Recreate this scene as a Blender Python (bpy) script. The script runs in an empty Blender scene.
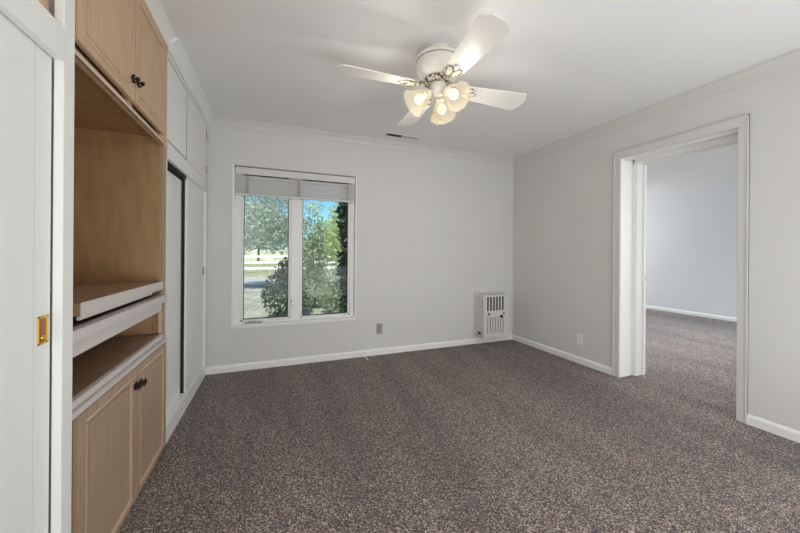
import bpy, bmesh, math, random
from mathutils import Vector, Matrix
PI = math.pi
SC = bpy.context.scene
COL = SC.collection

# ------------------------------------------------------------------ camera
F_PX, HOR, YAW, ROLL, CAM_H = 323.18, 253.23, .3806, .0073, 1.139
cd = bpy.data.cameras.new('camera')
cam = bpy.data.objects.new('camera', cd); COL.objects.link(cam)
cd.sensor_width = 36; cd.lens = F_PX / 800 * 36
cd.shift_y = (HOR - 266.5) / 800
cd.clip_start = .02; cd.clip_end = 300
_F = Vector((math.sin(YAW), math.cos(YAW), 0)); _R0 = Vector((math.cos(YAW), -math.sin(YAW), 0)); _U0 = Vector((0, 0, 1))
_R = _R0 * math.cos(ROLL) + _U0 * math.sin(ROLL); _U = _U0 * math.cos(ROLL) - _R0 * math.sin(ROLL)
M = Matrix((_R, _U, -_F)).transposed().to_4x4(); M.translation = Vector((0, 0, CAM_H))
cam.matrix_world = M
SC.camera = cam

# ------------------------------------------------------------------ view, world, lights
vs = SC.view_settings
vs.view_transform = 'Standard'; vs.look = 'None'; vs.gamma = 1; vs.exposure = 0.0
vs.use_curve_mapping = False
SC.cycles.use_denoising = True
SC.cycles.max_bounces = 10; SC.cycles.diffuse_bounces = 6; SC.cycles.transparent_max_bounces = 16
SC.cycles.sample_clamp_indirect = 6
SC.cycles.caustics_reflective = False; SC.cycles.caustics_refractive = False

w = bpy.data.worlds.new('sky'); SC.world = w; w.use_nodes = True
nt = w.node_tree; nt.nodes.clear()
out = nt.nodes.new('ShaderNodeOutputWorld'); bg = nt.nodes.new('ShaderNodeBackground')
sky = nt.nodes.new('ShaderNodeTexSky'); sky.sky_type = 'NISHITA'; sky.sun_disc = False
sky.sun_elevation = math.radians(52); sky.sun_rotation = math.radians(200); sky.air_density = 1.0; sky.dust_density = .3; sky.ozone_density = 3
bg.inputs['Strength'].default_value = .16
mul = nt.nodes.new('ShaderNodeMix'); mul.data_type = 'RGBA'; mul.blend_type = 'MULTIPLY'; mul.inputs[0].default_value = 1; mul.inputs[7].default_value = (.62, .93, 1.05, 1)
nt.links.new(sky.outputs[0], mul.inputs[6]); nt.links.new(mul.outputs[2], bg.inputs[0]); nt.links.new(bg.outputs[0], out.inputs[0])

def light(name, kind, loc, energy, color=(1, 1, 1), aim=None, size=None, parent=None, radius=None, spread=None):
    l = bpy.data.lights.new(name, kind); l.energy = energy; l.color = color
    if kind == 'AREA':
        l.shape = 'RECTANGLE'; l.size, l.size_y = size
        if spread: l.spread = spread
    if kind == 'POINT': l.shadow_soft_size = radius
    o = bpy.data.objects.new(name, l); COL.objects.link(o); o.location = loc
    if aim is not None: o.rotation_euler = Vector(aim).to_track_quat('-Z', 'Y').to_euler()
    if parent: o.parent = parent; o.location = Vector(loc) - parent.location
    return o
light('next_room_floor_fill', 'AREA', (4.9, 2.2, 2.38), 50, (.80, .92, 1), aim=(0, 0, -1), size=(1.6, 1.6), spread=2.2)  # added fill that brightens the next-room floor, no fitting modelled
s = light('sun', 'SUN', (0, -5, 20), 7.5, (1, .95, .84), aim=(.35, .8, -1.15)); s.data.angle = .009
light('rear_fill', 'AREA', (1.35, -.5, 1.35), 6, (1, 1, 1), aim=(0, 1, .10), size=(2.9, 1.7))  # added fill behind the camera; the wall there has no window
light('right_rear_fill', 'AREA', (2.95, -.1, 1.35), 17, (.96, .985, 1), aim=(-1, 1.0, 0), size=(1.1, 1.8))  # added fill aimed at the far left closets
light('left_rear_fill', 'AREA', (-.45, -.25, 1.4), 16, (1, 1, 1), aim=(1, .75, .15), size=(.8, 1.6))  # added fill that lifts the right wall
light('low_upward_fill', 'AREA', (1.4, -.3, .5), 28, (.97, .985, 1), aim=(0, 1, .5), size=(2.9, .7))  # added fill aimed up and forward to brighten the far ceiling
light('daylight_next_room', 'AREA', (5.6, -.9, 1.5), 50, (.90, .955, 1), aim=(-.1, 1, -.1), size=(2.2, 1.5))
light('daylight_next_room_side', 'AREA', (6.6, 6.2, 1.5), 72, (.90, .955, 1), aim=(-.3, -1, -.2), size=(1.6, 1.5))

# ------------------------------------------------------------------ materials
MATS = {}
def principled(name, col, rough=.5, metal=0., **kw):
    if name in MATS: return MATS[name]
    m = bpy.data.materials.new(name); m.use_nodes = True; MATS[name] = m
    b = m.node_tree.nodes['Principled BSDF']
    b.inputs['Base Color'].default_value = (*col, 1); b.inputs['Roughness'].default_value = rough; b.inputs['Metallic'].default_value = metal
    for k, v in kw.items(): b.inputs[k].default_value = v
    return m
def noise_mat(name, stops, scale=8, rough=.6, detail=4, bump=0., bump_scale=None, stretch=(1, 1, 1), sheen=0., spec=.5, metal=0):
    m = principled(name, stops[0][1], rough, metal); t = m.node_tree; b = t.nodes['Principled BSDF']
    b.inputs['Specular IOR Level'].default_value = spec
    if sheen: b.inputs['Sheen Weight'].default_value = sheen; b.inputs['Sheen Roughness'].default_value = .5
    tc = t.nodes.new('ShaderNodeTexCoord'); mp = t.nodes.new('ShaderNodeMapping'); mp.inputs['Scale'].default_value = stretch
    n = t.nodes.new('ShaderNodeTexNoise'); n.inputs['Scale'].default_value = scale; n.inputs['Detail'].default_value = detail
    r = t.nodes.new('ShaderNodeValToRGB')
    while len(r.color_ramp.elements) < len(stops): r.color_ramp.elements.new(.5)
    for e, (p, c) in zip(r.color_ramp.elements, stops): e.position = p; e.color = (*c, 1)
    L = t.links.new
    L(tc.outputs['Object'], mp.inputs[0]); L(mp.outputs[0], n.inputs['Vector']); L(n.outputs['Fac'], r.inputs[0]); L(r.outputs[0], b.inputs['Base Color'])
    if bump:
        n2 = t.nodes.new('ShaderNodeTexNoise'); n2.inputs['Scale'].default_value = bump_scale or scale; n2.inputs['Detail'].default_value = 3
        bp = t.nodes.new('ShaderNodeBump'); bp.inputs['Strength'].default_value = bump; bp.inputs['Distance'].default_value = .01
        L(mp.outputs[0], n2.inputs['Vector']); L(n2.outputs['Fac'], bp.inputs['Height']); L(bp.outputs[0], b.inputs['Normal'])
    return m
WALL = noise_mat('wall_paint', [(.3, (.645, .64, .62)), (.7, (.665, .66, .64))], 3, .85, bump=.05, bump_scale=120)
WALL2 = noise_mat('next_room_paint', [(.3, (.70, .71, .72)), (.7, (.71, .72, .73))], 3, .85, bump=.05, bump_scale=120)
CEIL = noise_mat('ceiling_paint', [(.3, (.79, .79, .79)), (.7, (.80, .80, .80))], 2, .9, bump=.08, bump_scale=60)
TRIM = principled('white_trim_gloss', (.84, .835, .815), .35)
CROWN = principled('crown_paint', (.63, .625, .60), .6)
CAB = noise_mat('white_cabinet_paint', [(.3, (.79, .80, .77)), (.7, (.81, .82, .79))], 2, .42, bump=.02, bump_scale=30)
GAP = principled('dark_gap', (.02, .017, .014), .9)  # near-black that stands in for shade inside gaps and openings
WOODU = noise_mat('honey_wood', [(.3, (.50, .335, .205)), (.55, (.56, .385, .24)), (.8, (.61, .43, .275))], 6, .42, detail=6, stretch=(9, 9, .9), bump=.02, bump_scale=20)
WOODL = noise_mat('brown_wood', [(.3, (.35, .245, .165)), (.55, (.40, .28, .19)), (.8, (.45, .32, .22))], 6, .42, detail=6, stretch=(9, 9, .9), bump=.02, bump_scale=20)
PLY = noise_mat('niche_plywood', [(.3, (.34, .205, .095)), (.55, (.41, .25, .12)), (.8, (.47, .29, .14))], 5, .5, detail=6, stretch=(5, 5, 1.2))
PLYH = noise_mat('shelf_board_wood', [(.3, (.27, .17, .10)), (.55, (.33, .21, .125)), (.8, (.38, .25, .15))], 5, .4, detail=6, stretch=(9, 1, 9))
EDGE = principled('pale_edge_paint', (.60, .55, .53), .4)
PALEW = principled('pale_wood_molding', (.62, .48, .36), .35)
BRONZE = principled('dark_bronze', (.035, .022, .014), .3, .8)
BRASS = principled('brass', (.72, .46, .13), .25, 1.)
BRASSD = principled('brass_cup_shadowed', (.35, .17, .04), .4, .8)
VINYL = principled('window_vinyl', (.80, .80, .79), .35)
BLIND = principled('blind_slat_white', (.62, .61, .59), .4)
GASKET = principled('dark_gasket', (.03, .035, .03), .6)
FANW = principled('fan_white_enamel', (.80, .78, .73), .3)
FILI = noise_mat('antiqued_filigree', [(.42, (.06, .045, .03)), (.56, (.62, .58, .48))], 60, .4, detail=3)
PLASTIC = principled('white_plastic', (.78, .77, .74), .35)
GREYP = principled('groove_shade_grey', (.33, .32, .29), .4)
HEAT = principled('heater_enamel', (.66, .65, .62), .4)
BLACK = principled('black_plastic', (.012, .012, .012), .4)
CHROME = principled('steel', (.6, .6, .6), .25, 1.)

def carpet(name='carpet_pile'):
    m = principled(name, (.1, .08, .07), .95); t = m.node_tree; b = t.nodes['Principled BSDF']; L = t.links.new
    b.inputs['Specular IOR Level'].default_value = .05
    b.inputs['Sheen Weight'].default_value = .38; b.inputs['Sheen Roughness'].default_value = .45; b.inputs['Sheen Tint'].default_value = (.85, .88, 1, 1)
    tc = t.nodes.new('ShaderNodeTexCoord')
    n = t.nodes.new('ShaderNodeTexNoise'); n.inputs['Scale'].default_value = 100; n.inputs['Detail'].default_value = 2; n.inputs['Roughness'].default_value = .8
    vo = t.nodes.new('ShaderNodeTexVoronoi'); vo.inputs['Scale'].default_value = 215; sp = t.nodes.new('ShaderNodeSeparateColor')
    ad = t.nodes.new('ShaderNodeMath'); ad.operation = 'MULTIPLY_ADD'; ad.inputs[1].default_value = .62; m2 = t.nodes.new('ShaderNodeMath'); m2.operation = 'MULTIPLY_ADD'; m2.inputs[1].default_value = .8; m2.inputs[2].default_value = -.20
    r = t.nodes.new('ShaderNodeValToRGB'); st = [(.14, (.008, .005, .004)), (.42, (.055, .036, .027)), (.62, (.205, .147, .112)), (.86, (.72, .57, .45))]
    while len(r.color_ramp.elements) < 4: r.color_ramp.elements.new(.5)
    for e, (p, c) in zip(r.color_ramp.elements, st): e.position = p; e.color = (*c, 1)
    n2 = t.nodes.new('ShaderNodeTexNoise'); n2.inputs['Scale'].default_value = 1.6; n2.inputs['Detail'].default_value = 2
    mp = t.nodes.new('ShaderNodeMapping'); mp.inputs['Rotation'].default_value = (0, 0, math.radians(-38)); mp.inputs['Scale'].default_value = (2.2, .35, 1)
    r2 = t.nodes.new('ShaderNodeMapRange'); r2.inputs[1].default_value = .35; r2.inputs[2].default_value = .68; r2.inputs[3].default_value = .90; r2.inputs[4].default_value = 1.38
    mx = t.nodes.new('ShaderNodeMix'); mx.data_type = 'RGBA'; mx.blend_type = 'MULTIPLY'; mx.inputs[0].default_value = 1
    L(tc.outputs['Object'], n.inputs['Vector']); L(tc.outputs['Object'], vo.inputs['Vector']); L(vo.outputs['Color'], sp.inputs[0]); L(n.outputs['Fac'], m2.inputs[0]); L(sp.outputs[0], ad.inputs[0]); L(m2.outputs[0], ad.inputs[2]); L(ad.outputs[0], r.inputs[0]); L(tc.outputs['Object'], mp.inputs[0]); L(mp.outputs[0], n2.inputs['Vector'])
    L(n2.outputs['Fac'], r2.inputs[0]); L(r.outputs[0], mx.inputs[6]); L(r2.outputs[0], mx.inputs[7]); L(mx.outputs[2], b.inputs['Base Color'])
    bp = t.nodes.new('ShaderNodeBump'); bp.inputs['Strength'].default_value = .8; bp.inputs['Distance'].default_value = .012
    L(vo.outputs['Distance'], bp.inputs['Height']); L(bp.outputs[0], b.inputs['Normal'])
    return m
CARPET = carpet()

def glass():
    m = bpy.data.materials.new('window_glass'); m.use_nodes = True; t = m.node_tree; t.nodes.clear(); L = t.links.new
    o = t.nodes.new('ShaderNodeOutputMaterial'); mx = t.nodes.new('ShaderNodeMixShader'); tr = t.nodes.new('ShaderNodeBsdfTransparent'); gl = t.nodes.new('ShaderNodeBsdfGlossy')
    tr.inputs[0].default_value = (.93, .96, .95, 1); gl.inputs['Roughness'].default_value = .02
    fr = t.nodes.new('ShaderNodeFresnel'); fr.inputs[0].default_value = 1.2
    L(fr.outputs[0], mx.inputs[0]); L(tr.outputs[0], mx.inputs[1]); L(gl.outputs[0], mx.inputs[2]); L(mx.outputs[0], o.inputs[0]); return m
GLASS = glass()
def shade_mat():
    m = bpy.data.materials.new('frosted_shade_glass'); m.use_nodes = True; t = m.node_tree; t.nodes.clear(); L = t.links.new
    o = t.nodes.new('ShaderNodeOutputMaterial')
    tl = t.nodes.new('ShaderNodeBsdfTranslucent'); tl.inputs[0].default_value = (.10, .085, .06, 1)
    df = t.nodes.new('ShaderNodeBsdfDiffuse'); df.inputs[0].default_value = (.14, .13, .11, 1)
    tr = t.nodes.new('ShaderNodeBsdfTransparent'); tr.inputs[0].default_value = (1, .95, .82, 1)
    a = t.nodes.new('ShaderNodeMixShader'); a.inputs[0].default_value = .5
    c = t.nodes.new('ShaderNodeMixShader'); c.inputs[0].default_value = .38
    L(tl.outputs[0], a.inputs[1]); L(df.outputs[0], a.inputs[2]); em = t.nodes.new('ShaderNodeEmission'); em.inputs[0].default_value = (1, .86, .60, 1); em.inputs[1].default_value = .60; ads = t.nodes.new('ShaderNodeAddShader'); L(a.outputs[0], ads.inputs[0]); L(em.outputs[0], ads.inputs[1]); L(ads.outputs[0], c.inputs[1]); L(tr.outputs[0], c.inputs[2]); L(c.outputs[0], o.inputs[0]); return m
SHADE = shade_mat()
def emit(name, col, st):
    m = principled(name, col, .5); b = m.node_tree.nodes['Principled BSDF']
    b.inputs['Emission Color'].default_value = (*col, 1); b.inputs['Emission Strength'].default_value = st; return m
BULB = emit('lit_bulb', (1, .95, .84), 1.5)
def leafmat(name, c1, c2, c3):
    m = noise_mat(name, [(.40, c1), (.5, c2), (.60, c3)], 45, .5, detail=2)  # brightest stop paints sun sparkle into the leaf colour
    t = m.node_tree; b = t.nodes['Principled BSDF']; o = t.nodes['Material Output']; L = t.links.new
    tl = t.nodes.new('ShaderNodeBsdfTranslucent'); tl.inputs[0].default_value = (*[min(1, x * 1.5) for x in c3], 1)
    mx = t.nodes.new('ShaderNodeMixShader'); mx.inputs[0].default_value = .35
    L(b.outputs[0], mx.inputs[1]); L(tl.outputs[0], mx.inputs[2]); L(mx.outputs[0], o.inputs[0]); return m
LEAF_GREY = leafmat('sun_flecked_grey_leaves', (.05, .09, .04), (.18, .25, .13), (.75, .80, .66))
LEAF_DARK = leafmat('dark_leaves', (.010, .022, .014), (.03, .055, .035), (.16, .20, .14))
LEAF_YEL = leafmat('yellow_green_leaves', (.09, .16, .05), (.25, .35, .12), (.70, .78, .42))
LEAF_MID = leafmat('mid_green_leaves', (.015, .035, .018), (.06, .10, .045), (.55, .62, .44))
LEAF_CYP = leafmat('cypress_leaves', (.006, .016, .012), (.014, .032, .02), (.03, .06, .035))
BARK = noise_mat('bark', [(.3, (.08, .06, .045)), (.7, (.18, .14, .11))], 12, .9)
FENCEP = principled('fence_white_paint', (.85, .84, .80), .5)
GROUND = noise_mat('dry_ground', [(.3, (.20, .20, .15)), (.5, (.30, .29, .24)), (.7, (.42, .40, .34))], 3, .95, detail=6)
GRASS = noise_mat('far_lawn', [(.3, (.18, .19, .10)), (.6, (.30, .31, .18)), (.8, (.42, .40, .28))], 1.2, .95, detail=6)
BANK = noise_mat('pale_dry_bank', [(.3, (.26, .27, .18)), (.7, (.50, .49, .40))], .5, .95, detail=6)
DRIVE = noise_mat('grey_driveway', [(.3, (.32, .32, .31)), (.7, (.40, .40, .38))], 5, .9)

# ------------------------------------------------------------------ mesh helpers (all coordinates are world metres)
class MB:
    def __init__(self): self.bm = bmesh.new()
    def box(self, a, b, bev=0., rot=None, piv=None):
        a, b = Vector(a), Vector(b); c = (a + b) / 2; d = b - a
        r = bmesh.ops.create_cube(self.bm, size=1); vs_ = r['verts']
        for v in vs_: v.co = Vector((v.co.x * abs(d.x), v.co.y * abs(d.y), v.co.z * abs(d.z))) + c
        if rot is not None:
            bmesh.ops.rotate(self.bm, verts=vs_, cent=piv if piv is not None else c, matrix=rot)
        if bev:
            es = list({e for v in vs_ for e in v.link_edges})
            bmesh.ops.bevel(self.bm, geom=es, offset=bev, segments=2, affect='EDGES', clamp_overlap=True)
        return self
    def lathe(self, prof, origin=(0, 0, 0), axis=(0, 0, 1), n=32, wave=None):
        # prof: list of (radius, distance along axis)
        q = Vector(axis).normalized().to_track_quat('Z', 'Y'); o = Vector(origin); rings = []
        for i, (r, z) in enumerate(prof):
            if r < 1e-6: rings.append([self.bm.verts.new(o + q @ Vector((0, 0, z)))]); continue
            ring = []
            for k in range(n):
                a = 2 * PI * k / n; rr = r; zz = z
                if wave: dr, dz = wave(i, a); rr += dr; zz += dz
                ring.append(self.bm.verts.new(o + q @ Vector((rr * math.cos(a), rr * math.sin(a), zz))))
            rings.append(ring)
        for A, B in zip(rings, rings[1:]):
            for k in range(n):
                k2 = (k + 1) % n
                if len(A) == 1 and len(B) == 1: continue
                if len(A) == 1: self.bm.faces.new((A[0], B[k], B[k2]))
                elif len(B) == 1: self.bm.faces.new((A[k], B[0], A[k2]))
                else: self.bm.faces.new((A[k], B[k], B[k2], A[k2]))
        return self
    def cyl(self, p0, p1, r, n=16):
        p0, p1 = Vector(p0), Vector(p1); L = (p1 - p0).length
        return self.lathe([(0, 0), (r, 0), (r, L), (0, L)], p0, p1 - p0, n)
    def tube(self, pts, r, n=8, closed=False):
        pts = [Vector(p) for p in pts]; N = len(pts); rings = []
        for i, p in enumerate(pts):
            if closed: t = pts[(i + 1) % N] - pts[i - 1]
            else: t = pts[min(i + 1, N - 1)] - pts[max(i - 1, 0)]
            q = t.normalized().to_track_quat('Z', 'Y'); rr = r[i] if isinstance(r, (list, tuple)) else r
            rings.append([self.bm.verts.new(p + q @ Vector((rr * math.cos(2 * PI * k / n), rr * math.sin(2 * PI * k / n), 0))) for k in range(n)])
        seq = list(zip(rings, rings[1:])) + ([(rings[-1], rings[0])] if closed else [])
        for A, B in seq:
            for k in range(n): self.bm.faces.new((A[k], A[(k + 1) % n], B[(k + 1) % n], B[k]))
        if not closed:
            self.bm.faces.new(rings[0][::-1]); self.bm.faces.new(rings[-1])
        return self
    def prism(self, poly, d0, d1, frame, mitre0=None, mitre1=None):
        # poly (u,v) extruded between d0 and d1 along frame[2]; frame = (U,V,W,origin); mitre: u -> offset along W
        U, V, W, O = [Vector(x) for x in frame]
        A = [self.bm.verts.new(O + U * u + V * v + W * (d0 + (mitre0(u, v) if mitre0 else 0))) for u, v in poly]
        B = [self.bm.verts.new(O + U * u + V * v + W * (d1 + (mitre1(u, v) if mitre1 else 0))) for u, v in poly]
        n = len(poly)
        for k in range(n): self.bm.faces.new((A[k], A[(k + 1) % n], B[(k + 1) % n], B[k]))
        self.bm.faces.new(A[::-1]); self.bm.faces.new(B)
        return self
    def build(self, name, mat, parent=None, smooth=False, **props):
        bmesh.ops.recalc_face_normals(self.bm, faces=self.bm.faces[:])
        me = bpy.data.meshes.new(name)
        off = Vector((0, 0, 0)); p = parent
        while p is not None: off += p.location; p = p.parent
        if parent is None:
            # origin at the bottom centre of the mesh
            xs = [v.co for v in self.bm.verts]
            off = Vector(((min(c.x for c in xs) + max(c.x for c in xs)) / 2, (min(c.y for c in xs) + max(c.y for c in xs)) / 2, min(c.z for c in xs)))
        for v in self.bm.verts: v.co -= off
        self.bm.to_mesh(me); self.bm.free()
        me.materials.append(mat)
        if smooth:
            me.polygons.foreach_set('use_smooth', [True] * len(me.polygons))
            try: me.set_sharp_from_angle(angle=math.radians(40))
            except Exception: pass
        o = bpy.data.objects.new(name, me); COL.objects.link(o)
        if parent is None: o.location = off
        else: o.parent = parent
        for k, v in props.items(): o[k] = v
        return o
def thing(name, label, cat, loc, group=None, kind=None):
    o = bpy.data.objects.new(name, None); COL.objects.link(o); o.location = loc; o.empty_display_size = .1
    if kind: o['kind'] = kind
    if label: o['label'] = label
    if cat: o['category'] = cat
    if group: o['group'] = group
    return o
def copy_tree(o, parent=None):
    c = o.copy(); COL.objects.link(c)
    if parent: c.parent = parent
    for ch in list(o.children): copy_tree(ch, c)
    return c

# ------------------------------------------------------------------ the room shell
XL, XR, YB, ZC = -.567, 3.01, 3.4525, 2.40       # cabinet faces, right wall, back wall, ceiling
XR2 = 3.32                                       # next-room side of the right wall
S = dict(kind='structure')
MB().box((-1.3, -.75, -.12), (3.16, YB + .02, 0)).build('floor', CARPET, **S)
MB().box((3.16, -1.1, -.12), (7.6, 6.6, 0)).build('floor', CARPET, **S)
MB().box((-1.45, -1.1, ZC), (3.15, 3.62, ZC + .15)).build('ceiling', CEIL, **S)
MB().box((3.15, -1.1, ZC + .02), (7.7, 6.7, ZC + .17)).build('ceiling', CEIL, **S)
WX0, WX1, WZ0, WZ1 = -.325, .853, .44, 1.967     # window opening
b = MB()
for a, c in (((-1.3, YB, -.1), (WX0, YB + .15, ZC)), ((WX1, YB, -.1), (3.15, YB + .15, ZC)), ((WX0, YB, -.1), (WX1, YB + .15, WZ0)), ((WX0, YB, WZ1), (WX1, YB + .15, ZC))): b.box(a, c)
b.build('wall_back', WALL, **S)
DY0, DY1, DZ = 1.21, 2.02, 2.03                  # doorway
b = MB()
for a, c in (((XR, -.75, -.1), (3.16, DY0 - .02, ZC)), ((XR, DY1 + .02, -.1), (3.16, YB, ZC)), ((XR, DY0 - .02, DZ + .02), (3.16, DY1 + .02, ZC))): b.box(a, c)
b.build('wall_right', WALL, **S)
b = MB()
for a, c in (((3.16, -1.1, -.1), (XR2, DY0 - .02, ZC + .02)), ((3.16, DY1 + .02, -.1), (XR2, 6.6, ZC + .02)), ((3.16, DY0 - .02, DZ + .02), (XR2, DY1 + .02, ZC + .02))): b.box(a, c)
b.build('wall_next_room_near', WALL2, **S)
MB().box((-1.35, -.75, -.1), (-1.19, YB, ZC)).build('wall_left', WALL, **S)
MB().box((-1.35, -.9, -.1), (3.16, -.75, ZC)).build('wall_front', WALL, **S)
MB().box((7.45, -1.1, -.1), (7.6, 6.6, ZC + .02)).build('wall_next_room_far', WALL2, **S)
MB().box((3.16, -1.25, -.1), (7.6, -1.1, ZC + .02)).build('wall_next_room_front', WALL2, **S)
MB().box((3.16, 6.45, -.1), (7.6, 6.6, ZC + .02)).build('wall_next_room_back', WALL2, **S)

# baseboards
BP = [(0, 0), (.013, 0), (.013, .05), (.009, .06), (.005, .066), (0, .068)]
Z3 = (0, 0, 1)
def baseb(name, p0, p1, nrm, mat=TRIM, m0=0, m1=0):
    p0, p1 = Vector(p0), Vector(p1); W = (p1 - p0)
    MB().prism(BP, 0, W.length, (nrm, Z3, W.normalized(), p0), lambda u, v: m0 * u, lambda u, v: -m1 * u).build(name, mat, **S)
baseb('baseboard_back', (XL, YB, 0), (XR, YB, 0), (0, -1, 0), m1=1)
baseb('baseboard_right', (XR, YB, 0), (XR, DY1 + .062, 0), (-1, 0, 0), m0=1)
baseb('baseboard_right', (XR, DY0 - .056, 0), (XR, -.75, 0), (-1, 0, 0))
baseb('baseboard_next_room', (7.45, 6.45, 0), (7.45, -1.1, 0), (-1, 0, 0))
# crown mouldings
CP = [(0, 0), (.0, -.085), (.006, -.085), (.009, -.074), (.012, -.068), (.016, -.052), (.024, -.036), (.035, -.024), (.040, -.018), (.046, -.016), (.048, -.006), (.054, -.004), (.054, 0)]
def crown(name, p0, p1, nrm, m0=0, m1=0, sc=1., mat=CROWN):
    p0, p1 = Vector(p0), Vector(p1); W = (p1 - p0)
    MB().prism([(u * sc, v * sc) for u, v in CP], 0, W.length, (nrm, Z3, W.normalized(), p0), lambda u, v: m0 * u, lambda u, v: -m1 * u).build(name, mat, **S)
crown('trim_1', (XL, YB, ZC), (XR, YB, ZC), (0, -1, 0), 1, 1)
crown('trim_2', (XR, YB, ZC), (XR, -.75, ZC), (-1, 0, 0), 1, 0)
crown('trim_3', (XL + .002, 2.257, ZC), (XL + .021, YB, ZC), (.99987, -.0159, 0), 0, 1, mat=CAB)
crown('trim_4', (XL - .014, 1.262, ZC), (XL - .014, 2.257, ZC), (1, 0, 0), 0, 0, mat=CAB)
crown('trim_5', (7.45, 6.45, ZC + .02), (7.45, -1.1, ZC + .02), (-1, 0, 0), mat=WALL2)

# doorway: casing, two jambs with a groove between them, stops, strike plate
dr = thing('door_1', None, None, (XR, (DY0 + DY1) / 2, 0), kind='structure')
b = MB(); CO = .062
for y0, y1 in ((DY0 - .056, DY0), (DY1, DY1 + .062)): b.box((XR - .014, y0, 0), (XR, y1, DZ + (.068)), .003)
b.box((XR - .0145, DY0 - .056, DZ), (XR, DY1 + .062, DZ + .07), .003)
b.box((XR - .019, DY0 - .056, 0), (XR, DY0 - .046, DZ + .07), .002); b.box((XR - .019, DY1 + .052, 0), (XR, DY1 + .062, DZ + .07), .002)
b.box((XR - .019, DY0 - .056, DZ + .06), (XR, DY1 + .062, DZ + .07), .002)
b.build('door_casing', CROWN, dr)
b = MB()
b.box((XR, DY1, 0), (3.15, DY1 + .02, DZ), .002); b.box((3.15, DY1 + .008, 0), (3.19, DY1 + .02, DZ)); b.box((3.19, DY1 - .028, 0), (XR2 + .012, DY1 + .02, DZ - .03), .002)
b.box((3.275, DY1 - .040, 0), (3.30, DY1 - .028, DZ - .05), .002)
b.box((XR, DY0 - .02, 0), (3.15, DY0, DZ), .002); b.box((3.15, DY0 - .02, 0), (3.19, DY0 - .008, DZ)); b.box((3.19, DY0 - .02, 0), (XR2 + .012, DY0 + .028, DZ - .03), .002)
b.box((XR, DY0, DZ), (3.15, DY1, DZ + .02), .002); b.box((3.15, DY0, DZ + .008), (3.19, DY1, DZ + .02)); b.box((3.19, DY0, DZ - .03), (XR2 + .012, DY1, DZ + .02), .002)
b.box((3.06, DY0, DZ - .012), (3.085, DY1, DZ), .002); b.box((3.275, DY0, DZ - .042), (3.30, DY1, DZ - .03), .002)
b.build('door_jamb', TRIM, dr)
MB().box((3.305, DY1 - .0295, .89), (3.325, DY1 - .026, .95), .001).build('strike_plate', CHROME, dr)
b = MB()
for y0, y1 in ((DY0 - .08, DY0 + .02), (DY1 - .02, DY1 + .08)): b.box((XR2, y0, 0), (XR2 + .014, y1, DZ - .0))
b.build('door_casing', TRIM, dr)

# ------------------------------------------------------------------ window
win = thing('window_1', None, None, ((WX0 + WX1) / 2, YB, WZ0), kind='structure')
gx = (-.247, .170, .306, .785); gz0, gz1 = .478, 1.90
yo, yi = YB + .12, YB + .035
b = MB()
for x0, x1 in ((WX0, gx[0] - .022), (gx[1] + .022, gx[2] - .022), (gx[3] + .022, WX1)): b.box((x0, yi, gz0 - .019), (x1, yo, WZ1))
b.box((WX0, yi - .001, WZ0), (WX1, yo, gz0 - .018), .002); b.box((WX0, yi, gz1), (WX1, yo, WZ1), .003)
b.build('window_frame', VINYL, win)
for k in (0, 2):
    b = MB(); x0, x1 = gx[k] - .024, gx[k + 1] + .024
    b.box((x0, yi + .012, gz0 - .02), (gx[k], yi + .06, gz1 + .02), .003); b.box((gx[k + 1], yi + .012, gz0 - .02), (x1, yi + .06, gz1 + .02), .003)
    b.box((x0, yi + .012, gz0 - .02), (x1, yi + .06, gz0), .003); b.box((x0, yi + .012, gz1), (x1, yi + .06, gz1 + .02), .003)
    sash = b.build('window_sash', VINYL, win)
    MB().box((gx[k] - .002, yi + .034, gz0 - .002), (gx[k + 1] + .002, yi + .040, gz1 + .002)).build('window_pane', GLASS, sash)
    t = .006; b = MB()
    for a, c in (((gx[k], 0, gz0), (gx[k] + t, 0, gz1)), ((gx[k + 1] - t, 0, gz0), (gx[k + 1], 0, gz1)), ((gx[k], 0, gz0), (gx[k + 1], 0, gz0 + t * 1.4))):
        b.box((a[0], yi + .020, a[2]), (c[0], yi + .033, c[2]))
    b.build('gasket', GASKET, sash)
# thin casing around the opening and the stool below it
b = MB()
b.box((WX0 - .018, YB - .010, WZ0 - .02), (WX0, YB + .10, WZ1 + .008), .002); b.box((WX1, YB - .010, WZ0 - .02), (WX1 + .012, YB + .10, WZ1 + .008), .002)
b.build('window_casing', TRIM, win)
b = MB(); b.box((WX0 - .018, YB - .004, WZ1 - .004), (WX1 + .012, YB + .035, WZ1 + .006)); b.build('head_trim', GREYP, win)
b = MB(); b.box((WX0 - .02, YB - .022, WZ0 - .012), (WX1 + .014, YB + .035, WZ0 + .002), .003); b.box((WX0 - .014, YB - .012, WZ0 - .032), (WX1 + .010, YB, WZ0 - .012), .003)
b.build('window_sill', TRIM, win)
b = MB(); b.box((-.235, yi - .018, gz0 - .034), (-.125, yi + .002, gz0 - .020), .004); b.tube([(-.21, yi - .018, gz0 - .026), (-.17, yi - .028, gz0 - .017), (-.11, yi - .034, gz0 - .022), (-.075, yi - .034, gz0 - .024)], .005)
b.tube([(-.075, yi - .050, gz0 - .024), (-.075, yi - .02, gz0 - .024)], .007)
b.build('crank_handle', CHROME, win, True)
b = MB(); b.box((.194, yi - .012, .60), (.214, yi + .002, .66), .004); b.tube([(.204, yi - .014, .655), (.204, yi - .028, .64), (.204, yi - .026, .60)], .006); b.build('sash_lock', CHROME, win, True)

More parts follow.
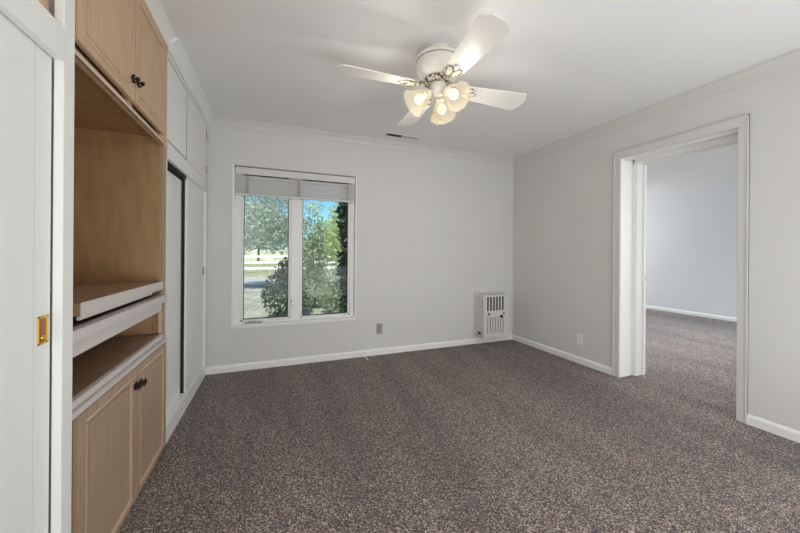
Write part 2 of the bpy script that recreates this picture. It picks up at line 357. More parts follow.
# mini blind, pulled all the way up
bl = thing('window_blind', 'white slatted blind pulled up into a stack at the head of the window', 'blind', (.264, YB + .0, WZ1))
BX0, BX1 = WX0 + .008, WX1 - .008
b = MB(); b.box((BX0, YB - .004, WZ1 - .05), (BX1, YB + .032, WZ1 - .008), .003); b.build('headrail', BLIND, bl)
b = MB(); b.box((BX0, YB - .014, WZ1 - .077), (BX1, YB - .006, WZ1 - .014), .003, rot=Matrix.Rotation(.12, 3, 'X')); b.build('valance', BLIND, bl)
random.seed(2)
b = MB(); z = WZ1 - .095
while z > 1.706:
    a = 1.05 + random.uniform(-.12, .12); yj = random.uniform(-.0015, .0015)
    b.prism([(-.0125, -.0005), (-.006, .0016), (0, .0024), (.006, .0016), (.0125, -.0005), (.006, .0004), (0, .0012), (-.006, .0004)], BX0 + .004, BX1 - .004,
            ((0, math.cos(a), math.sin(a)), (0, -math.sin(a), math.cos(a)), (1, 0, 0), (0, YB + .012 + yj, z)))
    z -= random.uniform(.019, .022)
b.build('slat_stack', BLIND, bl)
MB().box((BX0 + .002, YB - .002, 1.686), (BX1 - .002, YB + .026, 1.704), .004).build('bottom_rail', BLIND, bl)
for x in (-.215, .262, .765):
    b = MB(); random.seed(int(x * 100))
    for k in range(11):
        zz = 1.71 + k * .0155; b.tube([(x - .012, YB - .003, zz), (x, YB - .008, zz + .006), (x + .012, YB - .003, zz + .001)], .0016, 6)
    b.tube([(x - .006, YB - .005, 1.70), (x - .006, YB - .005, 1.885)], .0013, 6); b.tube([(x + .006, YB - .005, 1.70), (x + .006, YB - .005, 1.885)], .0013, 6)
    b.build('ladder_cord', GREYP, bl)

# thin paint seam under the window
MB().box((.836, YB - .0022, .068), (.840, YB, WZ0 - .02)).build('trim_6', CROWN, **S)

# ------------------------------------------------------------------ left: painted closet in the foreground
XBK = -1.17; XF = -.547
lc = thing('sliding_door_closet', 'white painted closet with flat sliding door and brass pull, nearest at the left edge', 'closet', (XF, .7, 0))
b = MB()
b.box((XF - .022, 1.204, 0), (XF, 1.2595, ZC), .002)                 # right stile
b.box((XF - .022, -.75, 1.676), (XF, 1.206, 1.770), .002)             # rail
b.box((XF - .022, -.75, 0), (XF, 1.206, .10), .002)                   # plinth rail
b.box((XF - .022, -.75, ZC - .08), (XF, 1.206, ZC), .002)
b.build('face_frame', CAB, lc)
b = MB(); b.box((XBK, 1.240, 0), (XF - .022, 1.2595, ZC)); b.box((XBK, -.75, 1.72), (XF - .06, 1.240, 1.735)); b.build('carcass', CAB, lc)
d = MB().box((XF - .058, .30, .085), (XF - .024, 1.201, 1.680), .001).build('sliding_door', CAB, lc)
MB().box((XF - .026, 1.130, .085), (XF - .0236, 1.133, 1.680)).build('edge_seam', CROWN, d)
b = MB(); y0, y1, z0, z1 = 1.147, 1.190, .886, .963
for a, c in (((y0, z0), (y0 + .006, z1)), ((y1 - .006, z0), (y1, z1)), ((y0, z0), (y1, z0 + .006)), ((y0, z1 - .006), (y1, z1))): b.box((XF - .027, a[0], a[1]), (XF - .0215, c[0], c[1]), .001)
fp = b.build('finger_pull', BRASS, d)
MB().box((XF - .0262, y0 + .005, z0 + .005), (XF - .0232, y1 - .005, z1 - .005)).build('pull_cup', BRASSD, fp)
b = MB(); b.lathe([(0, .004), (.006, .003), (.008, 0)], (XF - .0235, (y0 + y1) / 2, z0 + .018), (1, 0, 0), 16); b.build('screw', BRASS, fp, True)
d = MB().box((XF - .058, -.70, .085), (XF - .030 - .03, .33, 1.680), .001).build('sliding_door', CAB, lc)
MB().box((XF - .050, -.75, 1.77), (XF - .030, 1.200, 2.34), .002).build('upper_door', WOODU, lc)
MB().box((XF - .075, 1.198, .0), (XF - .030, 1.2035, 1.680)).build('track_and_gap_shade', GAP, lc)  # near-black strip stands in for the shade between door and stile

# ------------------------------------------------------------------ left: wooden built-in (upper cabinet, open niche, base cabinet)
Y0, Y1 = 1.262, 2.255
def panel_door(name, y0, y1, z0, z1, mat, parent, fw=.044, ft=.032):
    x = XL; th = .019
    b = MB(); b.box((x + .001, y0, z0), (x + th, y0 + fw, z1), .003); b.box((x + .001, y1 - fw, z0), (x + th, y1, z1), .003)
    b.box((x + .001, y0 + fw - .001, z0), (x + th - .0002, y1 - fw + .001, z0 + ft), .002); b.box((x + .001, y0 + fw - .001, z1 - ft), (x + th - .0002, y1 - fw + .001, z1), .002)
    d = b.build(name, mat, parent)
    b = MB(); b.box((x + .002, y0 + fw, z0 + ft), (x + .012, y1 - fw, z1 - ft)); b.box((x + .004, y0 + fw + .022, z0 + ft + .022), (x + .0145, y1 - fw - .022, z1 - ft - .022), .003)
    b.build('door_panel', mat, d)
    b = MB(); r = .0045
    a0, a1, c0, c1 = y0 + fw, y1 - fw, z0 + ft, z1 - ft
    b.box((x + .010, a0 - .003, c1 - .007), (x + .0225, a1 + .003, c1 + .001), .002); b.build('door_molding', PALEW, d)
    MB().box((x + .010, a0 - .003, c0 - .001), (x + .0225, a1 + .003, c0 + .007), .002).build('door_molding', PALEW, d)
    for yy in (a0 + .004, a1 - .004):
        b = MB()
        b.box((x + .010, yy - .0035, c0 + .006), (x + .013, yy + .0035, c1 - .006))
        n = int((c1 - c0 - .02) / .011)
        for k in range(n):
            zc = c0 + .012 + k * .011
            b.box((x + .011, yy - .0042, zc - .0036), (x + .019, yy + .0042, zc + .0036), .0012)
        b.build('bead_trim', PALEW, d)
    return d
def knob(door, y, z):
    b = MB(); x = XL + .019
    b.lathe([(0, 0), (.010, 0), (.010, .003), (.005, .005), (.004, .010), (.007, .013), (.0095, .017), (.008, .021), (0, .024)], (x, y, z), (1, 0, 0), 16)
    for k in range(6):
        a = k * PI / 3 + .3; b.tube([(x + .003, y + .008 * math.cos(a), z + .008 * math.sin(a)), (x + .008, y + .014 * math.cos(a), z + .016 * math.sin(a)), (x + .004, y + .017 * math.cos(a + .3), z + .019 * math.sin(a + .3))], [.003, .004, .0015], 8)
    b.tube([(x + .018, y - .010, z - .014), (x + .022, y - .003, z - .004), (x + .022, y + .003, z + .004), (x + .018, y + .010, z + .014)], [.003, .006, .006, .003], 8)
    b.build('knob', BRONZE, door, True)

uc = thing('wall_cabinet', 'light brown wooden upper cabinet with two panelled doors above the open niche', 'cabinet', (XL - .3, (Y0 + Y1) / 2, 1.741))
b = MB()
b.box((XL - .02, Y0, 1.741), (XL, Y1, 1.768), .002); b.box((XL - .02, Y0, 2.305), (XL, Y1, ZC - .005)); b.box((XL - .02, Y0, 1.768), (XL, Y0 + .030, 2.31)); b.box((XL - .02, 2.12, 1.768), (XL, Y1, 2.31))
b.box((XL - .02, 1.700, 1.768), (XL, 1.75, 2.31))
b.build('face_frame', WOODU, uc)
b = MB(); b.box((XBK, Y0, 1.785), (XL - .02, Y1, 1.80)); b.box((XBK, Y0, 1.80), (XL - .02, Y0 + .015, ZC - .005)); b.box((XBK, Y1 - .015, 1.80), (XL - .02, Y1, ZC - .005)); b.box((XBK, Y0, ZC - .03), (XL - .02, Y1, ZC - .005))
b.build('carcass', PLY, uc)
MB().box((XL + .0, Y0 + .004, 1.741), (XL + .006, 2.185, 1.763), .003).build('bottom_trim', PALEW, uc)
d1 = panel_door('door', 1.274, 1.722, 1.780, 2.280, WOODU, uc); knob(d1, 1.688, 1.868)
d2 = panel_door('door', 1.726, 2.140, 1.780, 2.280, WOODU, uc); knob(d2, 1.746, 1.876)

nc = thing('open_shelf_unit', 'open wooden niche with pull-out shelf between upper and base cabinets', 'shelf unit', (XL - .3, (Y0 + Y1) / 2, .66))
b = MB(); b.box((XL - .6, Y0, .676), (XL - .02, Y0 + .018, 1.7845)); b.build('side_panel', PLY, nc)
MB().box((XL - .6, 2.2, .676), (XL - .02, 2.218, 1.7845)).build('side_panel', PLY, nc)
MB().box((XBK, Y0, .676), (XBK + .012, 2.218, 1.7845)).build('back_panel', PLY, nc)
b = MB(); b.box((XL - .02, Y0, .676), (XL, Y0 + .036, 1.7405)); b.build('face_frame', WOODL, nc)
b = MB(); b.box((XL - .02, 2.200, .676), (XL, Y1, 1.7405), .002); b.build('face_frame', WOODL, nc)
MB().box((XBK + .012, Y0 + .018, .860), (XL - .018, 2.2, .880)).build('fixed_shelf', PLYH, nc)
b = MB(); b.box((XL - .02, Y0 + .001, .857), (XL + .020, 2.205, .896), .002); b.box((XL - .018, Y0 + .002, .810), (XL + .006, 2.165, .8535), .002); b.build('shelf_rail', EDGE, nc)
MB().box((XL - .018, Y0 + .002, .8525), (XL + .004, 2.165, .858)).build('rail_groove_shade', GREYP, nc)  # grey strip gives the groove its shadow line by colour
po = MB().box((XBK + .05, 1.345, .928), (XL - .001, 2.194, .970)).build('pull_out_shelf', PLYH, nc)
b = MB(); b.box((XL - .001, 1.345, .926), (XL + .004, 2.194, .972), .002); b.box((XL - .014, 1.352, .914), (XL - .004, 2.04, .927), .002); b.build('shelf_edge', EDGE, po)
b = MB(); b.box((XBK + .05, 1.285, .885), (XL - .06, 1.315, .930)); b.build('slide_runner', BLACK, po)
MB().box((XBK + .05, 2.165, .885), (XL - .06, 2.197, .930)).build('slide_runner', BLACK, po)
MB().box((XL - .018, 2.19, .677), (XL - .004, 2.2, .80)).build('pale_strip', PALEW, nc)
for zz in (.70, .72): MB().lathe([(0, 0), (.004, 0), (.004, .003), (0, .003)], (XL - .045, 2.2, zz), (0, -1, 0), 8).build('shelf_pin', BLACK, nc)

bc = thing('base_cabinet', 'brown wooden base cabinet with two panelled doors on the carpet', 'cabinet', (XL - .3, (Y0 + Y1) / 2, 0))
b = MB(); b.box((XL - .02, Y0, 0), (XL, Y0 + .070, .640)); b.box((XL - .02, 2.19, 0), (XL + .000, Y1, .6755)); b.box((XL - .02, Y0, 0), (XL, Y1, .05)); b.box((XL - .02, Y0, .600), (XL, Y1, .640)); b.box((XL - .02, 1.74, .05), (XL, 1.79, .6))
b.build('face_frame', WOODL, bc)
b = MB(); b.box((XBK, Y0, 0), (XL - .02, Y0 + .015, .64)); b.box((XBK, Y1 - .015, 0), (XL - .02, Y1, .64)); b.box((XBK, Y0, 0), (XL - .02, Y1, .03)); b.build('carcass', PLY, bc)
MB().box((XBK, Y0, .640), (XL - .015, 2.2, .672), .001).build('top_board', PLYH, bc)
b = MB(); b.box((XL - .015, Y0 + .001, .650), (XL + .006, 2.192, .674), .002); b.box((XL - .015, Y0 + .001, .628), (XL + .020, 2.215, .6475), .003); b.build('top_edge', EDGE, bc)
MB().box((XL - .015, Y0 + .002, .647), (XL + .005, 2.192, .651)).build('edge_groove_shade', GREYP, bc)  # grey strip paints the shadow line between the two edge steps
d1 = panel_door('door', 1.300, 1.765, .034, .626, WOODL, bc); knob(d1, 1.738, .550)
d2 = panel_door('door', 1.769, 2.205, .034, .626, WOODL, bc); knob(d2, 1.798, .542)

# ------------------------------------------------------------------ left: white closet at the far end
fc = thing('wardrobe_closet', 'white built-in wardrobe with tall sliding doors in the far left corner', 'closet', (XL - .3, 2.87, 0))
YA, YE = 2.257, 3.438
b = MB()
b.box((XL - .022, YA, 1.690), (XL, YE, 1.790), .0015)      # rail between sliding and upper doors
b.box((XL - .095, YA, 0), (XL, YE, .100), .002)            # plinth
b.box((XL - .022, YA, 2.285), (XL, YE, ZC))
b.box((XL - .022, YA, .10), (XL, YA + .014, 2.285)); b.box((XL - .022, 3.395, .10), (XL, YE, 2.285), .001)
b.build('face_frame', CAB, fc)
b = MB(); b.box((XBK, YA, 0), (XL - .022, YA + .015, ZC)); b.box((-.95, YE - .012, 0), (XL - .022, YE, ZC)); b.box((-.95, YA, 1.73), (XL - .09, YE, 1.75)); b.build('carcass', CAB, fc)
b = MB(); b.box((XL - .090, YA + .015, 1.668), (XL - .024, YE - .012, 1.70)); b.build('track_and_gap_shade', GAP, fc)  # near-black bar for the track and the shaded gap above the doors
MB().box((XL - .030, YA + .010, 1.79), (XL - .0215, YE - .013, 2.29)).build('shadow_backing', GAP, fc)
MB().box((XL - .12, YA + .016, .05), (XL - .10, YE - .013, 1.72)).build('dark_interior', GAP, fc)  # near-black sheet stands in for the shaded closet interior
dA = MB().box((XL - .078, YA + .016, .095), (XL - .052, 2.86, 1.660), .001)
dA = dA.build('sliding_door', CAB, fc)
b = MB(); b.box((XL - .0525, 2.745, .10), (XL - .0510, 2.86, 1.655)); b.build('edge_band', TRIM, dA)
MB().box((XL - .048, 2.790, .10), (XL - .030, 2.798, 1.69)).build('door_edge_shade', GAP, fc)  # dark strip painted in for the shade between the sliding doors
dB = MB().box((XL - .046, 2.797, .095), (XL - .018, 3.392, 1.692), .001).build('sliding_door', CAB, fc)
b = MB(); b.box((XL - .0182, 2.797, .10), (XL - .0155, 2.850, 1.688), .001); b.build('edge_band', TRIM, dB)
MB().box((XL - .019, 3.362, .93), (XL - .012, 3.385, 1.0), .002).build('finger_pull', BRASSD, dB)
u1 = MB().box((XL - .020, YA + .018, 1.800), (XL - .001, 2.700, 2.272), .001).build('upper_door', CAB, fc)
u2 = MB().box((XL - .020, 2.714, 1.7935), (XL - .001, 3.378, 2.283), .001).build('upper_door', CAB, fc)
for zz in (1.85, 2.16): MB().box((XL - .012, 3.380, zz), (XL + .003, 3.392, zz + .07), .001).build('hinge', BRASSD, u2)

MB().box((XL - .018, 2.708, 1.80), (XL - .002, 2.7145, 2.276)).build('seam_shade', GAP, u2)  # dark strip stands in for shade in the seam between upper doors
MB().box((XL - .018, 3.3775, 1.80), (XL - .002, 3.383, 2.276)).build('seam_shade', GAP, u2)  # same painted shade at the far edge of the door

# the wardrobe stands a little out of square with the rest
_a = math.radians(-.9); _p = Vector((XL, YA, 0)); fc.location = _p + Matrix.Rotation(_a, 3, 'Z') @ (fc.location - _p); fc.rotation_euler.z = _a

# ------------------------------------------------------------------ ceiling fan
FX, FY = .955, 1.77
fan = thing('ceiling_fan', 'white four-blade ceiling fan with three lit glass shades', 'ceiling fan', (FX, FY, ZC))
MB().lathe([(0, 0), (.066, 0), (.066, -.006), (.062, -.012), (.062, -.05), (.066, -.062), (0, -.062)], (FX, FY, ZC), n=48).build('canopy', FANW, fan, True)
MB().lathe([(0, -.052), (.112, -.054), (.134, -.059), (.142, -.067), (.143, -.076), (.135, -.083), (.136, -.090), (.137, -.112), (.134, -.135), (.117, -.165), (.090, -.187), (0, -.192)], (FX, FY, ZC), n=64).build('motor_housing', FANW, fan, True)
MB().lathe([(.136, -.0825), (.1385, -.084), (.1385, -.088), (.136, -.090)], (FX, FY, ZC), n=64).build('housing_band', GREYP, fan, True)
b = MB()
b.lathe([(0, -.190), (.088, -.193), (.090, -.204), (.078, -.216), (0, -.218)], (FX, FY, ZC), n=48, wave=lambda i, a: (.004 * math.sin(12 * a) if i in (1, 2) else 0, 0))
for k in range(12):
    a = k * PI / 6; c = Vector((FX + .088 * math.cos(a), FY + .088 * math.sin(a), ZC - .199))
    b.tube([c + Vector((.012 * math.cos(t) * -math.sin(a), .012 * math.cos(t) * math.cos(a), .008 * math.sin(t))) for t in [2 * PI * j / 10 for j in range(10)]], .0025, 6, True)
b.build('filigree_ring', FILI, fan, True)
MB().lathe([(0, -.216), (.050, -.218), (.052, -.23), (.052, -.262), (.046, -.275), (.030, -.285), (0, -.287)], (FX, FY, ZC), n=40).build('switch_housing', FANW, fan, True)
ZBL = ZC - .238
for k in range(4):
    a = math.radians(-3.5 + 90 * k)
    Rz = Matrix.Rotation(a, 4, 'Z'); T = Matrix.Translation((FX, FY, ZBL)) @ Rz @ Matrix.Rotation(math.radians(-12), 4, 'X')
    # blade (length along local x)
    b = MB(); out_ = [(.175, -.050), (.20, -.056), (.575, -.084), (.597, -.079), (.627, -.038), (.627, .038), (.597, .079), (.575, .084), (.20, .056), (.175, .050)]
    A = [b.bm.verts.new(T @ Vector((x, y, .006))) for x, y in out_]; B_ = [b.bm.verts.new(T @ Vector((x, y, .000))) for x, y in out_]
    n = len(out_)
    for i in range(n): b.bm.faces.new((A[i], A[(i + 1) % n], B_[(i + 1) % n], B_[i]))
    b.bm.faces.new(A[::-1]); b.bm.faces.new(B_)
    blade = b.build('blade', FANW, fan)
    b = MB(); b.tube([Matrix.Translation((FX, FY, ZBL)) @ Rz @ Vector(p) for p in ((.070, 0, .034), (.10, 0, .026), (.13, 0, .004), (.16, 0, -.006))], [.012, .010, .009, .008], 10)
    def loop(cx, cy, rx, ry, rot, r):
        pts = []
        for j in range(22):
            t = 2 * PI * j / 22; x = rx * math.cos(t); y = ry * math.sin(t)
            pts.append(T @ Vector((cx + x * math.cos(rot) - y * math.sin(rot), cy + x * math.sin(rot) + y * math.cos(rot), -.005)))
        b.tube(pts, r, 8, True)
    loop(.195, .022, .040, .020, .35, .0042); loop(.195, -.022, .040, .020, -.35, .0042); loop(.235, 0, .024, .016, 0, .0035)
    b.build('blade_arm', FILI, fan, True)
    b = MB()
    for (x, y) in ((.20, .022), (.20, -.022), (.238, 0)): b.lathe([(0, -.010), (.006, -.009), (.0085, -.005), (.0085, .001)], T @ Vector((x, y, 0)), n=14)
    # solid leaf-shaped bracket plate
    pl = [(.15, -.010), (.18, -.034), (.215, -.040), (.25, -.016), (.262, 0), (.25, .016), (.215, .040), (.18, .034), (.15, .010)]
    A = [b.bm.verts.new(T @ Vector((x, y, -.0002))) for x, y in pl]; B_ = [b.bm.verts.new(T @ Vector((x, y, -.005))) for x, y in pl]
    for i in range(len(pl)): b.bm.faces.new((A[i], A[(i + 1) % len(pl)], B_[(i + 1) % len(pl)], B_[i]))
    b.bm.faces.new(A[::-1]); b.bm.faces.new(B_)
    b.build('blade_bracket', FANW, blade)
for k, az in enumerate((-70, 50, 170)):
    a = math.radians(az); el = math.radians(-36)
    ax = Vector((math.cos(a) * math.cos(el), math.sin(a) * math.cos(el), math.sin(el)))
    base = Vector((FX, FY, ZC - .268)) + Vector((math.cos(a), math.sin(a), 0)) * .050
    b = MB(); st = Vector((FX, FY, ZC - .262)); b.tube([st + Vector((math.cos(a), math.sin(a), 0)) * .03, base + Vector((0, 0, .008)), base + ax * .02], [.010, .010, .012], 12)
    b.lathe([(0, .004), (.020, .008), (.026, .016), (.028, .030), (.026, .034), (0, .034)], base, ax, 24)
    b.build('light_arm', FANW, fan, True)
    wv = lambda i, t: ((.0035 * math.sin(10 * t), .002 * math.cos(10 * t)) if i in (7, 8) else (0.0018 * math.sin(10 * t), 0) if i in (5, 6) else (0, 0))
    sh = MB().lathe([(.027, .026), (.036, .036), (.047, .054), (.053, .074), (.057, .094), (.063, .112), (.071, .128), (.081, .140), (.084, .142)], base, ax, 60, wave=wv)
    sh = sh.build('lamp_shade', SHADE, fan, True)
    MB().lathe([(0, .032), (.013, .034), (.013, .048), (.018, .060), (.026, .074), (.029, .088), (.026, .101), (.015, .111), (0, .114)], base, ax, 24).build('light_bulb', BULB, fan, True)
    light('bulb_light', 'POINT', base + ax * .16 - Vector((0, 0, .03)), 2.1, (1, .95, .86), radius=.028, parent=fan)
for dx, ln in ((-.02, .10), (.022, .14)):
    b = MB(); n = int(ln / .006)
    for j in range(n): b.lathe([(0, .0022), (.0018, .001), (.0018, -.001), (0, -.0022)], (FX + dx, FY + .01, ZC - .286 - j * .006), n=8)
    b.lathe([(0, 0), (.004, -.002), (.006, -.012), (.004, -.022), (0, -.024)], (FX + dx, FY + .01, ZC - .286 - n * .006), n=12)
    b.build('pull_chain', BRASS, fan, True)

# ------------------------------------------------------------------ ceiling register
vt = thing('ceiling_vent', 'white ceiling register with louvres beyond the fan', 'vent', (1.31, 3.225, ZC))
VX0, VX1, VY0, VY1, VZ = 1.115, 1.505, 3.175, 3.275, ZC
b = MB()
for a, c in (((VX0, VY0), (VX1, VY0 + .014)), ((VX0, VY1 - .014), (VX1, VY1)), ((VX0, VY0), (VX0 + .014, VY1)), ((VX1 - .014, VY0), (VX1, VY1)), ((1.304, VY0), (1.316, VY1))): b.box((a[0], a[1], VZ - .007), (c[0], c[1], VZ), .0015)
b.build('frame', PLASTIC, vt)
MB().box((VX0 + .01, VY0 + .01, VZ - .0015), (VX1 - .01, VY1 - .01, VZ)).build('duct_opening_shade', GAP, vt)
b = MB(); x = VX0 + .02
while x < 1.30: b.box((x, VY0 + .012, VZ - .0075), (x + .0014, VY1 - .012, VZ - .001), rot=Matrix.Rotation(.5, 3, 'Y')); x += .016
b.build('louvre', GREYP, vt)
b = MB(); x = 1.320
while x < VX1 - .016: b.box((x, VY0 + .012, VZ - .0045), (x + .010, VY1 - .012, VZ - .003), rot=Matrix.Rotation(-.25, 3, 'Y')); x += .0105
b.build('louvre', HEAT, vt)

# ------------------------------------------------------------------ wall heater
ht = thing('wall_heater', 'small white gas wall heater mounted low in the far right corner', 'heater', (2.6, YB, .11))
HX0, HX1, HY, HZ0, HZ1 = 2.415, 2.805, 3.285, .125, .628
MB().box((HX0 - .018, YB - .022, HZ0 - .005), (HX1 + .03, YB, HZ1 + .022), .004).build('mounting_flange', HEAT, ht)
b = MB(); b.box((HX0, HY + .006, HZ0), (HX1, YB - .02, HZ1), .006); b.build('housing', HEAT, ht)
b = MB()
gx0, gx1 = HX0 + .045, HX1 - .075
# front panel with real openings for both grilles
def strips(b, x0, x1, z0, z1, n, y, fill):
    p = (x1 - x0) / n
    for k in range(n + 1):
        xx = x0 + k * p; wdt = p * fill / 2
        b.box((max(x0, xx - wdt) if k else x0 - .004, y, z0), (min(x1, xx + wdt) if k < n else x1 + .004, y + .008, z1))
zt0, zt1, zb0, zb1 = .435, .608, .150, .352
for a, c in (((HX0 + .002, HZ0 - .006), (gx0, HZ1 + .004)), ((gx1, HZ0 - .006), (HX1 - .004, HZ1 + .004)), ((gx0, HZ0 - .006), (gx1, zb0)), ((gx0, zb1), (gx1, zt0)), ((gx0, zt1), (gx1, HZ1 + .004))):
    b.box((a[0], HY - .006, a[1]), (c[0], HY + .006, c[1]))
b.build('front_panel', HEAT, ht)
b = MB(); strips(b, gx0, gx1, zt0, zt1, 6, HY - .004, .42); b.build('upper_grille', HEAT, ht)
MB().box((gx0, HY + .0045, zt0), (gx1, HY + .0058, zt1)).build('grille_backing', BLACK, ht)
b = MB(); strips(b, gx0, gx1, zb0, zb1, 7, HY - .004, .55); b.build('lower_grille', HEAT, ht)
MB().box((gx0, HY + .0045, zb0), (gx1, HY + .0058, zb1)).build('grille_backing', GREYP, ht)
for (x, z, r) in ((gx0 + .030, .397, .011), (gx1 - .014, .397, .011), (gx1 - .048, .362, .018)):
    MB().lathe([(0, 0), (r, 0), (r, .010), (r * .8, .016), (0, .017)], (x, HY - .006, z), (0, -1, 0), 20).build('control_knob', BLACK, ht, True)
MB().box((HX0 - .003, HY + .045, HZ0 + .015), (HX0 + .002, HY + .105, HZ0 + .045), .002).build('gas_inlet', BLACK, ht)
MB().box((HX0 + .0, HY - .008, HZ0 - .014), (HX1 - .002, YB - .03, HZ0 - .004), .003).build('bottom_lip', HEAT, ht)

# ------------------------------------------------------------------ outlets and door stop
def outlet(label, c, n, mat, insert, wdt=.070, hgt=.115):
    c, n = Vector(c), Vector(n); side = Vector((0, 0, 1)).cross(n)
    o = thing('wall_outlet', label, 'outlet', c)
    def bx(u0, u1, z0, z1, d0, d1, m, nm, par, bev=.001):
        p = c + side * u0 + n * d0 + Vector((0, 0, z0)); q = c + side * u1 + n * d1 + Vector((0, 0, z1))
        lo = Vector(map(min, p, q)); hi = Vector(map(max, p, q)); return MB().box(lo, hi, bev).build(nm, m, par)
    bx(-wdt / 2, wdt / 2, -hgt / 2, hgt / 2, 0, .005, mat, 'cover_plate', o, .002)
    for zc in (-.020, .020):
        s_ = bx(-.016, .016, zc - .014, zc + .014, .004, .007, insert, 'socket', o, .003)
        b = MB()
        for u in (-.006, .006):
            p = c + side * (u - .001) + n * .0065 + Vector((0, 0, zc - .002)); q = c + side * (u + .001) + n * .0074 + Vector((0, 0, zc + .007)); b.box(Vector(map(min, p, q)), Vector(map(max, p, q)))
        b.lathe([(0, 0), (.0022, 0), (.0022, .0009), (0, .0009)], c + n * .0065 + Vector((0, 0, zc - .008)), n, 10); b.build('socket_slot', BLACK, s_)
    return o
outlet('grey duplex outlet on the back wall right of the window', (1.138, YB, .292), (0, -1, 0), GREYP, GREYP)
outlet('white duplex outlet low on the right wall beside the doorway', (XR, 2.437, .256), (-1, 0, 0), PLASTIC, PLASTIC)
ds = thing('door_stop', 'thin white-tipped spring door stop on the back baseboard below the window', 'door stop', (.93, YB - .013, .035))
p0 = Vector((.925, YB - .013, .038)); p1 = Vector((.945, 3.235, .030)); dv = p1 - p0
MB().lathe([(0, 0), (.010, 0), (.010, .003), (.006, .006), (0, .006)], p0, dv, 14).build('mounting_plate', PLASTIC, ds)
b = MB(); q = dv.normalized().to_track_quat('Z', 'Y'); L = dv.length - .018
b.tube([p0 + q @ Vector((.0035 * math.cos(t), .0035 * math.sin(t), .004 + L * i / 240)) for i, t in enumerate([i * .8 for i in range(241)])], .0018, 5); b.build('spring', PLASTIC, ds, True)
MB().lathe([(0, -.002), (.007, 0), (.009, .005), (.009, .016), (.005, .021), (0, .022)], p0 + dv.normalized() * (dv.length - .018), dv, 16).build('rubber_tip', PLASTIC, ds, True)

# ------------------------------------------------------------------ outside
GZ = -.30
MB().box((-25, 3.62, GZ - .2), (35, 15.5, GZ)).build('ground', GROUND, **S)
MB().box((-25, 15.5, GZ - .2), (35, 20.5, GZ)).build('driveway', DRIVE, **S)
MB().box((-25, 20.5, GZ - .2), (35, 70, GZ)).build('lawn', GRASS, **S)
MB().prism([(-6, -.3), (-4, 1.0), (0, 2.2), (4, 1.2), (8, -.3)], -60, 80, ((0, 1, 0), Z3, (1, 0, 0), (0, 66, 0))).build('far_bank', BANK, **S)
random.seed(11)
def foliage(b, c, rad, n, size, flat=.0, shell=.35, rnd=random):
    c = Vector(c)
    for _ in range(n):
        while True:
            v = Vector((rnd.uniform(-1, 1), rnd.uniform(-1, 1), rnd.uniform(-1, 1)))
            if shell < v.length <= 1: break
        p = c + Vector((v.x * rad[0], v.y * rad[1], v.z * rad[2]))
        d = Vector((rnd.uniform(-1, 1), rnd.uniform(-1, 1), rnd.uniform(-1, .6))).normalized()
        s_ = d.orthogonal().normalized(); s_.rotate(Matrix.Rotation(rnd.uniform(0, 6.28), 3, d)); n_ = d.cross(s_)
        L = size * rnd.uniform(.6, 1.3); w_ = L * .26
        P = [p, p + d * L * .5 + s_ * w_ + n_ * L * .06, p + d * L, p + d * L * .5 - s_ * w_ + n_ * L * .06]
        V = [b.bm.verts.new(x) for x in P]; b.bm.faces.new((V[0], V[1], V[2])); b.bm.faces.new((V[0], V[2], V[3]))
def plant(name, label, cat, loc, blobs, mat, size, trunk, group=None, r0=.09):
    t = thing(name, label, cat, loc, group)
    b = MB()
    for c, rad, n in blobs: foliage(b, Vector(loc) + Vector(c), rad, n, size)
    b.build('foliage', mat, t)
    b = MB(); L = Vector(loc)
    b.tube([L - Vector((0, 0, .05)), L + Vector((.05, .03, trunk * .4)), L + Vector((-.04, .05, trunk))], [r0, r0 * .75, r0 * .5], 10)
    for k in range(7):
        a = k * 0.9; h = trunk * (.45 + .08 * k)
        b.tube([L + Vector((0, 0, h)), L + Vector((math.cos(a) * trunk * .16, math.sin(a) * trunk * .16, h + trunk * .18)), L + Vector((math.cos(a) * trunk * .33, math.sin(a) * trunk * .33, h + trunk * .42))], [r0 * .4, r0 * .28, r0 * .1], 7)
    b.build('trunk', BARK, t, True)
    return t
plant('tree', 'sun-flecked grey-green leafy tree filling the top of the left window pane', 'tree', (-1.7, 13.5, GZ),
      [((.6, 0, 3.6), (1.9, 1.5, 1.5), 2600), ((2.1, .2, 3.2), (1.1, 1.2, 1.1), 1900), ((1.2, 0, 4.3), (1.8, 1.0, 1.1), 1500), ((1.1, -.5, 2.5), (1.3, .9, .8), 1500), ((-.9, 0, 2.8), (1., .9, .9), 900), ((2.5, .2, 2.4), (.7, .6, .6), 700), ((1.4, .2, 1.95), (1.3, .6, .4), 700)], LEAF_GREY, .13, 3.4)
plant('tree', 'bright yellow-green tree seen high in the right window pane', 'tree', (2.75, 11.2, GZ),
      [((-.3, 0, 2.75), (.60, .7, .5), 800), ((-.7, 0, 1.9), (.85, .6, .85), 2000), ((.3, 0, 2.1), (.7, .6, .8), 1200), ((-1.3, .3, 3.0), (.3, .3, .35), 120)], LEAF_YEL, .12, 2.3)
plant('cypress', 'tall dark conifer at the right edge of the right window pane', 'tree', (1.72, 7.0, GZ),
      [((0, 0, 1.0), (.34, .34, 1.1), 2600), ((0, 0, 2.3), (.34, .32, 1.1), 2600)], LEAF_CYP, .13, 1.5, r0=.07)
plant('shrub', 'dark green shrub low behind the left window pane', 'shrub', (.30, 7.6, GZ),
      [((0, 0, .55), (.48, .42, .55), 1700), ((.08, 0, 1.0), (.30, .3, .36), 600)], LEAF_DARK, .085, .9, r0=.03)
plant('shrub', 'tall loose shrub with sun-flecked leaves just right of the window mullion', 'shrub', (1.06, 8.7, GZ),
      [((0, 0, .55), (.50, .4, .6), 2000), ((-.05, 0, 1.35), (.42, .32, .6), 1500), ((.0, 0, 2.0), (.3, .25, .5), 500)], LEAF_MID, .085, 1.5, r0=.03)
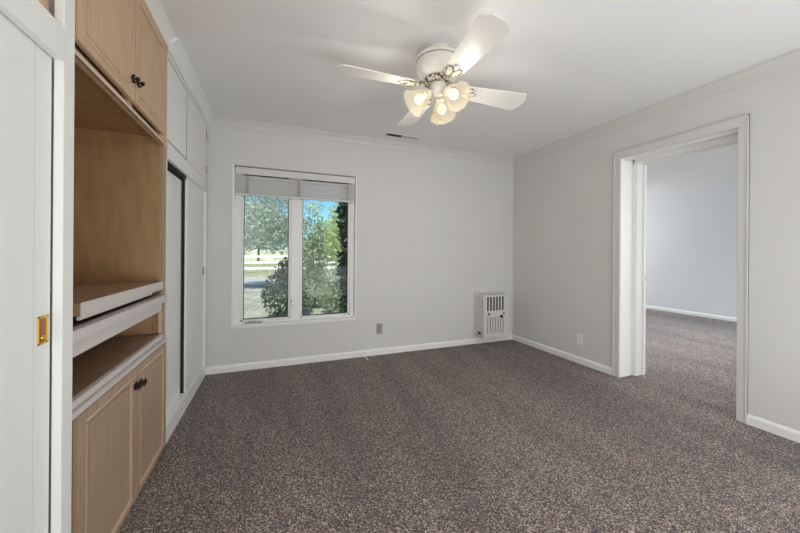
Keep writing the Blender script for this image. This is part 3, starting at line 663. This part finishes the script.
plant('shrub', 'low sun-flecked bush in front of the dark conifer', 'shrub', (1.42, 7.75, GZ),
      [((0, 0, .40), (.38, .3, .40), 1100), ((.1, 0, .85), (.28, .3, .35), 400)], LEAF_MID, .08, .7, r0=.03)
for i, (x, y, h, m, lb) in enumerate(((-12, 36, 7, LEAF_MID, 'farthest left tree beyond the white rail fence'), (-1.5, 46, 8, LEAF_GREY, 'sun-flecked grey-green tree beyond the fence, behind the left pane'), (9.5, 38, 5.5, LEAF_MID, 'low tree beyond the fence, behind the right pane'), (20, 46, 7, LEAF_DARK, 'dark tree farthest right beyond the white rail fence'))):
    plant('tree', lb, 'tree', (x, y, GZ), [((0, 0, h * .62), (3.8, 2.5, h * .36), 1500), ((2.2, 0, h * .45), (2.6, 2., h * .3), 700), ((-2.2, 0, h * .42), (2.6, 2., h * .28), 700)], m, .5, h * .6, group='trees beyond the fence', r0=.2)
# spiky plant
yu = thing('spiky_plant', 'spiky pale-leaved plant at the lower left of the window', 'plant', (-.62, 6.9, GZ))
b = MB(); random.seed(5)
for k in range(46):
    a = random.uniform(0, 2 * PI); el = random.uniform(.35, 1.4); L = random.uniform(.45, .72); q0 = Vector((-.62, 6.9, GZ + .08))
    d = Vector((math.cos(a) * math.cos(el), math.sin(a) * math.cos(el), math.sin(el))); s_ = d.cross(Vector((0, 0, 1))).normalized() * .014
    mid = q0 + d * L * .5; tip = q0 + d * L - Vector((0, 0, .06))
    V = [b.bm.verts.new(p) for p in (q0 - s_, q0 + s_, mid + s_, mid - s_, tip)]; b.bm.faces.new((V[0], V[1], V[2], V[3])); b.bm.faces.new((V[3], V[2], V[4]))
b.build('spiky_leaves', LEAF_GREY, yu)
MB().lathe([(0, -.02), (.07, 0), (.06, .08), (0, .12)], (-.62, 6.9, GZ), n=12).build('stem', BARK, yu)
# rail fence
fe = thing('rail_fence', 'white three-rail fence across the lawn outside the window', 'fence', (2, 25, GZ))
for k in range(8):
    x = -8.2 + k * 2.9
    MB().box((x - .07, 24.93, GZ - .1), (x + .07, 25.07, 1.02), .01).build('post', FENCEP, fe)
for z in (.83, .42, .0): MB().box((-8.3, 24.86, z - .08), (12.2, 24.925, z + .08), .005).build('rail', FENCEP, fe)
